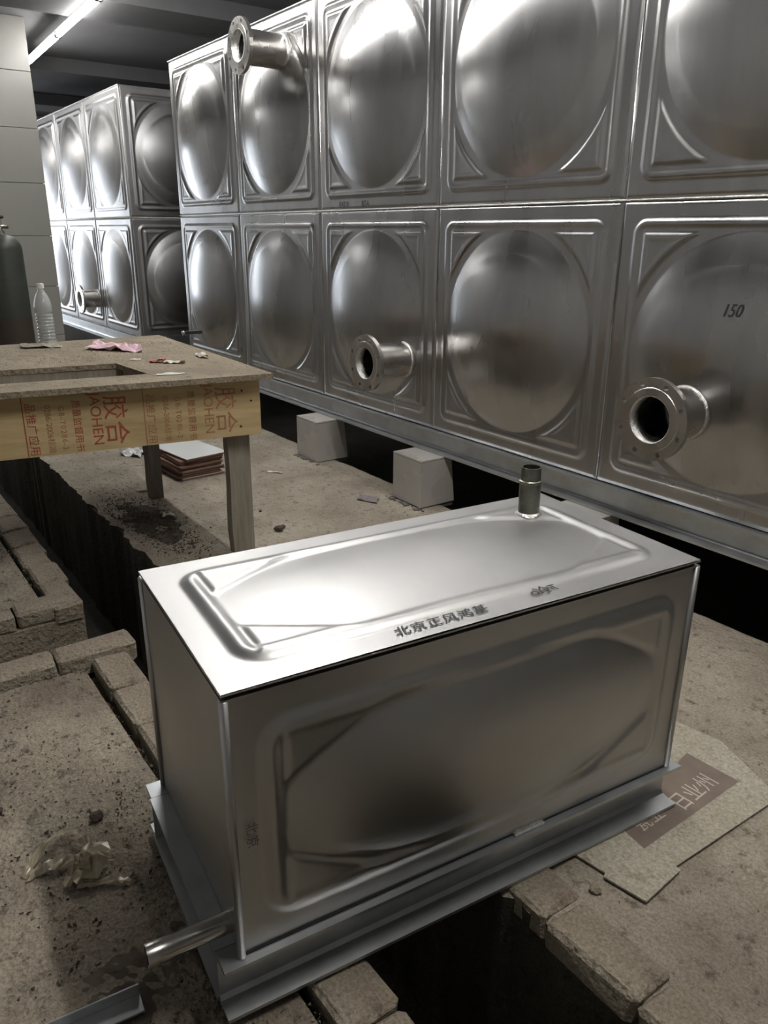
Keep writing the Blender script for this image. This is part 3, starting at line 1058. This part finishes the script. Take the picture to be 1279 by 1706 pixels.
def clod(name, x, y, z, r, m, label, cat='stone', seed=0, squash=.7, group=None, parent=None):
    bm = bmesh.new()
    bmesh.ops.create_icosphere(bm, subdivisions=2, radius=r)
    for v in bm.verts:
        k = 1 + .45 * noise.noise(v.co * (2.2 / r) * .5 + Vector((seed, seed * 2.3, 0)))
        v.co = Vector((v.co.x * k, v.co.y * k, v.co.z * k * squash))
    zm = min(v.co.z for v in bm.verts)
    for v in bm.verts: v.co.z -= zm + r * .12
    me = bpy.data.meshes.new(name)
    bm.to_mesh(me)
    bm.free()
    me.materials.append(m)
    o = bpy.data.objects.new(name, me)
    o.location = (x, y, z)
    COL.objects.link(o)
    tag(o, label, cat, group)
    return o


clod('soil_clod', 2.99, -0.845, F, .020, M['soil'], 'dark soil clod on the floor right of the front table leg', seed=1)
clod('soil_clod', 2.97, -0.815, F, .011, M['soil'], 'small brown clod touching the dark clod right of the table leg', seed=2)
clod('soil_clod', 2.72, -0.80, F, .007, M['soil'], 'tiny dark clod on the floor midway between table leg and plinth', seed=3)
clod('soil_clod', 4.185, -2.22, F - .008, .020, M['soil'], 'dark clod left of the small tank, nearer the edging bricks', seed=4)
clod('soil_clod', 4.23, -2.26, F - .008, .014, M['soil'], 'round dark clod at the left edge beside a larger clod', seed=5)
clod('soil_clod', 4.33, -2.03, F - .008, .015, M['soil'], 'dark clod on dusty ground close to the small tank frame', seed=6)
clod('pebble', 5.12, -1.28, F, .012, M['brick'], 'pale pebble on the ground behind the trench edging bricks', seed=7)

# soil spilled at the trench lip below the table
gv, gf = [], []
nx, ny = 70, 26
for j in range(ny + 1):
    for i in range(nx + 1):
        a, b = (i / nx * 2 - 1), (j / ny * 2 - 1)
        x_, y_ = 2.58 + a * .46, -1.275 + b * .130 + .02 * a
        q = 1 - (a * a + b * b) + .55 * noise.fractal(Vector((x_ * 9, y_ * 9, 2.2)), .9, 2.0, 4)
        gv.append((x_, y_, F - .010 + .018 * max(-.4, min(1, q)) + .004 * noise.noise(Vector((x_ * 70, y_ * 70, 0)))))
gf = [(j * (nx + 1) + i, j * (nx + 1) + i + 1, (j + 1) * (nx + 1) + i + 1, (j + 1) * (nx + 1) + i) for j in range(ny) for i in range(nx)]
mk('soil_mound', gv, gf, M['soil'], floor, True)
m = MB()
rnd = random.Random(3)
for i in range(4200):
    a, b = rnd.gauss(0, 1), rnd.gauss(0, 1)
    x_, y_ = 2.58 + a * .26, -1.28 + b * .07 + a * .012
    if y_ < -1.40: continue
    s = .0015 + .006 * rnd.random() ** 3
    z_ = F + max(0, .012 * math.exp(-a * a - b * b)) + s * .3
    p = [Vector((rnd.gauss(0, 1), rnd.gauss(0, 1), rnd.gauss(0, 1))).normalized() * s for _ in range(5)]
    m.add([(x_ + q.x, y_ + q.y, z_ + q.z * .7) for q in p], [(0, 1, 2), (0, 2, 3), (0, 3, 4), (1, 2, 4), (2, 3, 4), (0, 1, 4)])
o = m.build('spilled_soil', M['soil'], floor)
tag(o, 'dark loose soil on the trench lip', kind='stuff')


def grit_patch(name, n, fx, parent, seed, zfun, smin=.001, smax=.0065, m=M['grit']):
    rnd = random.Random(seed)
    mb = MB()
    for i in range(n):
        x_, y_ = fx(rnd)
        if noise.noise(Vector((x_ * 5, y_ * 5, seed))) + .5 * noise.noise(Vector((x_ * 17, y_ * 17, seed))) < rnd.uniform(-.15, .35): continue
        s = smin + (smax - smin) * rnd.random() ** 3
        p = [Vector((rnd.gauss(0, 1), rnd.gauss(0, 1), rnd.gauss(0, 1))).normalized() * s for _ in range(4)]
        z_ = zfun(x_, y_) + s * .4
        mb.add([(x_ + q.x, y_ + q.y, z_ + q.z) for q in p], [(0, 1, 2), (0, 2, 3), (0, 3, 1), (1, 3, 2)])
    o = mb.build(name, m, parent)
    o['kind'] = 'stuff'


grit_patch('loose_grit', 5200, lambda r: (r.uniform(3.68, 5.3), -1.90 - abs(r.gauss(0, .30))), floor_b2, 21, lambda x, y: F - .008)
grit_patch('loose_grit', 2600, lambda r: (r.uniform(3.66, 5.3), -1.862 - abs(r.gauss(0, .018))), floor_b2, 22, lambda x, y: F - .010)
grit_patch('loose_grit', 1800, lambda r: (r.uniform(3.645, 3.665) + abs(r.gauss(0, .015)), r.uniform(-2.7, -1.87)), floor_b2, 23, lambda x, y: F - .010)
grit_patch('loose_grit', 2600, lambda r: (r.uniform(4.9, 6.3), r.uniform(-1.33, -.2)), floor, 24, lambda x, y: F, smax=.004)
grit_patch('loose_grit', 2200, lambda r: (r.uniform(1.2, 4.2), r.uniform(-1.40, -.1)), floor, 25, lambda x, y: F, smax=.004)
grit_patch('loose_grit', 1600, lambda r: (r.uniform(1.7, 3.08), -1.85 - abs(r.gauss(0, .05))), floor_b1, 26, lambda x, y: F - .014)
grit_patch('table_dust', 1300, lambda r: (r.uniform(2.02, 2.62), r.uniform(-2.0, -1.0)), table, 27, lambda x, y: ZT, smax=.004, m=M['soil'])

# dark loose soil at the lower left; its tone also stands in for shade
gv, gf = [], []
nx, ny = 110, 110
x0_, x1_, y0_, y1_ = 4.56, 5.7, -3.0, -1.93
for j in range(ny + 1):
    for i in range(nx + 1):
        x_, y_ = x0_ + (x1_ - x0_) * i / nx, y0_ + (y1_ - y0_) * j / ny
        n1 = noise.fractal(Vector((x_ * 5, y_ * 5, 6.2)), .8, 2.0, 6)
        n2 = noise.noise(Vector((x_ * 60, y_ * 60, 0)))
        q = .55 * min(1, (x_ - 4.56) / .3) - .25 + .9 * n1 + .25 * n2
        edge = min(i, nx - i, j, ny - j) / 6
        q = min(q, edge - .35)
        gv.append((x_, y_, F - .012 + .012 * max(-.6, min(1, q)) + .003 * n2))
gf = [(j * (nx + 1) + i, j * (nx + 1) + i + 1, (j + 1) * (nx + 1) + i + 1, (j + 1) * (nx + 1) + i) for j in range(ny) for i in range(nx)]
mk('soil_and_shade', gv, gf, M['soil_shade'], floor_b2, True)
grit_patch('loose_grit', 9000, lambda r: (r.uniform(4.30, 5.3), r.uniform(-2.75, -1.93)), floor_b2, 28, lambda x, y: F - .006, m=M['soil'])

# stack of wall tiles
rnd = random.Random(12)
ntile = 9
for k in range(ntile):
    z0 = F + .002 + k * 0.0138
    cx, cy = 1.86 + rnd.uniform(-.014, .014), -0.815 + rnd.uniform(-.012, .012)
    a = 0.06 + rnd.uniform(-.05, .05)
    if k == ntile - 1: cx, cy, a = 1.875, -0.80, 0.13
    t = empty('ceramic_tile', (cx, cy, z0), 'loose wall tile with red-brown edges, one of the stack below the white-topped tile', 'tile',
              'stacked tiles on the floor behind the table', rz=a)
    t['label'] = '%s red-brown wall tile of the stack on the floor behind the table leg' % ['lowest', 'second lowest', 'third lowest', 'fourth lowest', 'middle', 'sixth lowest', 'third highest', 'second highest', ''][k]
    if k == ntile - 1: t['label'] = 'topmost wall tile of the floor stack, white glazed face upwards'
    MB().box(-.20, .20, -.125, .125, 0, .0085, .001).build('biscuit', M['clay'], t, local=True)
    if k == ntile - 1:
        MB().box(-.199, .199, -.124, .124, .0086, .0105, .0006).build('glaze', M['tile_white'], t, local=True)
    else:
        MB().box(-.199, .199, -.124, .124, .0086, .0105, .0006).build('glaze', M['clay'] if k % 3 else M['tile'], t, local=True)

# cardboard sheet with printed panel
card_o = (5.02, -0.95)
cs = empty('cardboard_sheet', (5.02, -0.95, F), 'flattened grey cardboard sheet with a brown printed panel on the floor', 'cardboard')
poly = [(5.03, -1.245), (5.105, -1.232), (5.11, -1.243), (5.2, -1.225), (5.19, -1.10), (5.178, -1.098), (5.19, -0.72), (4.99, -0.635), (4.845, -0.66), (4.86, -0.8)]
v, f = prism(poly, F + .005, F + .009)
mk('board', v, f, M['card'], cs)
pr = [(5.03, -1.10), (5.11, -1.112), (5.105, -0.745), (4.968, -0.752)]
mk('printed_panel', [(a, b, F + .0096) for a, b in pr], [(0, 1, 2, 3)], M['card_print'], cs)
text_part('lettering', '日业州', 0.056, M['card_text'], cs, Matrix.Translation(-Vector(cs.location)) @ frame((5.088, -0.945, F + .0102), (-.06, 1, 0), (-1, -.06, 0)), sx=.95)
text_part('lettering', '瓷业', 0.045, M['card_text'], cs, Matrix.Translation(-Vector(cs.location)) @ frame((5.075, -1.075, F + .0102), (0, 1, 0), (-1, 0, 0)))

# twisted scrap of plastic film on the ground
fl = empty('film_scrap', (4.45, -2.12, F - .008), 'twisted scrap of brownish plastic film on the ground left of the small tank', 'plastic film')


def ribbon(name, pts, wd, seed):
    rnd = random.Random(seed)
    V, Fc = [], []
    P = []
    for a, b in zip(pts[:-1], pts[1:]):
        for i in range(6):
            P.append(Vector(a).lerp(Vector(b), i / 6))
    P.append(Vector(pts[-1]))
    for i, p in enumerate(P):
        d = (P[min(i + 1, len(P) - 1)] - P[max(i - 1, 0)]).normalized()
        s = Vector((-d.y, d.x, 0)).normalized()
        for q in range(5):
            t = (q - 2) / 2
            k = wd * rnd.uniform(.6, 1.15)
            V.append(p + s * (t * k) + Vector((0, 0, max(-p.z + F - .006, rnd.uniform(0, wd * .9)) if q in (1, 3) else rnd.uniform(0, wd * .5))))
    for i in range(len(P) - 1):
        for q in range(4):
            a = i * 5 + q
            Fc.append((a, a + 1, a + 6, a + 5))
    return mk(name, V, Fc, M['film'], fl)


g = F - .007
ribbon('film_fold', [(4.42, -2.205, g), (4.38, -2.15, g + .03), (4.345, -2.105, g + .012), (4.40, -2.075, g + .02), (4.45, -2.08, g)], .010, 1)
ribbon('film_fold', [(4.42, -2.20, g), (4.43, -2.15, g + .012), (4.45, -2.10, g + .012)], .016, 2)
ribbon('film_fold', [(4.47, -2.13, g), (4.50, -2.09, g + .02), (4.46, -2.07, g + .03), (4.44, -2.10, g + .01)], .030, 3)
ribbon('film_fold', [(4.50, -2.12, g), (4.53, -2.07, g + .006), (4.555, -2.03, g)], .012, 4)

# steel offcut at the lower left
st = MB()
d = Vector((4.80, -2.10)) - Vector((4.78, -2.30))
v, f = channel(0, 0.30, 0, 0, .012, .04)
so = empty('steel_offcut', (4.815, -2.24, F - .006), 'short grey steel strip lying on the ground at the lower left', 'offcut', rz=math.radians(84))
MB().box(-.16, .14, -.020, .020, 0.004, .009, .001).build('strip', M['galv'], so, local=True)
MB().box(-.16, .14, .016, .020, 0.009, .030, .001).build('lip', M['galv'], so, local=True)

# water bottle on the table
bx, by = 2.03, -1.485
bt = empty('water_bottle', (bx, by, ZT), 'clear plastic water bottle with ribbed lower half standing on the table', 'bottle')
prof = [(0.0, .004), (.030, .0), (.036, .005)]
z = .012
for k in range(9):
    prof += [(.0375, z), (.0375, z + .007), (.0325, z + .010), (.0325, z + .012)]
    z += .0145
prof += [(.0375, z), (.0375, z + .03), (.036, z + .045), (.030, z + .065), (.020, z + .085), (.0125, z + .098), (.0125, z + .112)]
inner = [(r - .0012, h) for r, h in prof[1:]][::-1] + [(0.0, .0055)]
b = MB().lathe(prof + inner, (0, 0, 0), 'Z', 32, caps=False).build('body', M['bottle'], bt, True, local=True)
MB().lathe([(0.0, z + .126), (.0140, z + .126), (.0150, z + .124), (.0150, z + .106), (.0135, z + .105)], (0, 0, 0), 'Z', 24, caps=False).build('cap', M['cap'], bt, False, local=True)

# gas cylinder beside the column
gx, gy, gr = 0.30, -1.297, .118
gc = empty('gas_cylinder', (gx, gy, F), 'dark gas cylinder with a valve standing behind the table at the left edge', 'gas cylinder')
MB().lathe([(0.0, 0.01), (gr - .006, 0.01), (gr, .02), (gr, 0.72)], (0, 0, 0), 'Z', 40, caps=False).build('body', M['cyl_low'], gc, True, local=True)
prof = [(gr, .72), (gr, 1.13)]
for i in range(1, 9):
    a = PI / 2 * i / 8
    prof.append((.03 + (gr - .03) * math.cos(a), 1.13 + .085 * math.sin(a)))
prof += [(.03, 1.235), (.026, 1.24)]
MB().lathe(prof, (0, 0, 0), 'Z', 40, caps=False).build('shoulder', M['cyl_top'], gc, True, local=True)
vv = MB().lathe([(.018, 1.235), (.018, 1.27), (.012, 1.275), (.012, 1.315), (0, 1.316)], (0, 0, 0), 'Z', 16, caps=False)
vv.lathe([(.011, 0), (.011, .055), (.0, .056)], (0, 0, 1.262), 'Y', 12, caps=False)
va = vv.build('valve', M['brass'], gc, True, local=True)
MB().lathe([(.0, 1.308), (.034, 1.310), (.038, 1.318), (.034, 1.328), (.0, 1.330)], (0, 0, 0), 'Z', 16, caps=False).build('handwheel', M['black'], va, True, local=True)
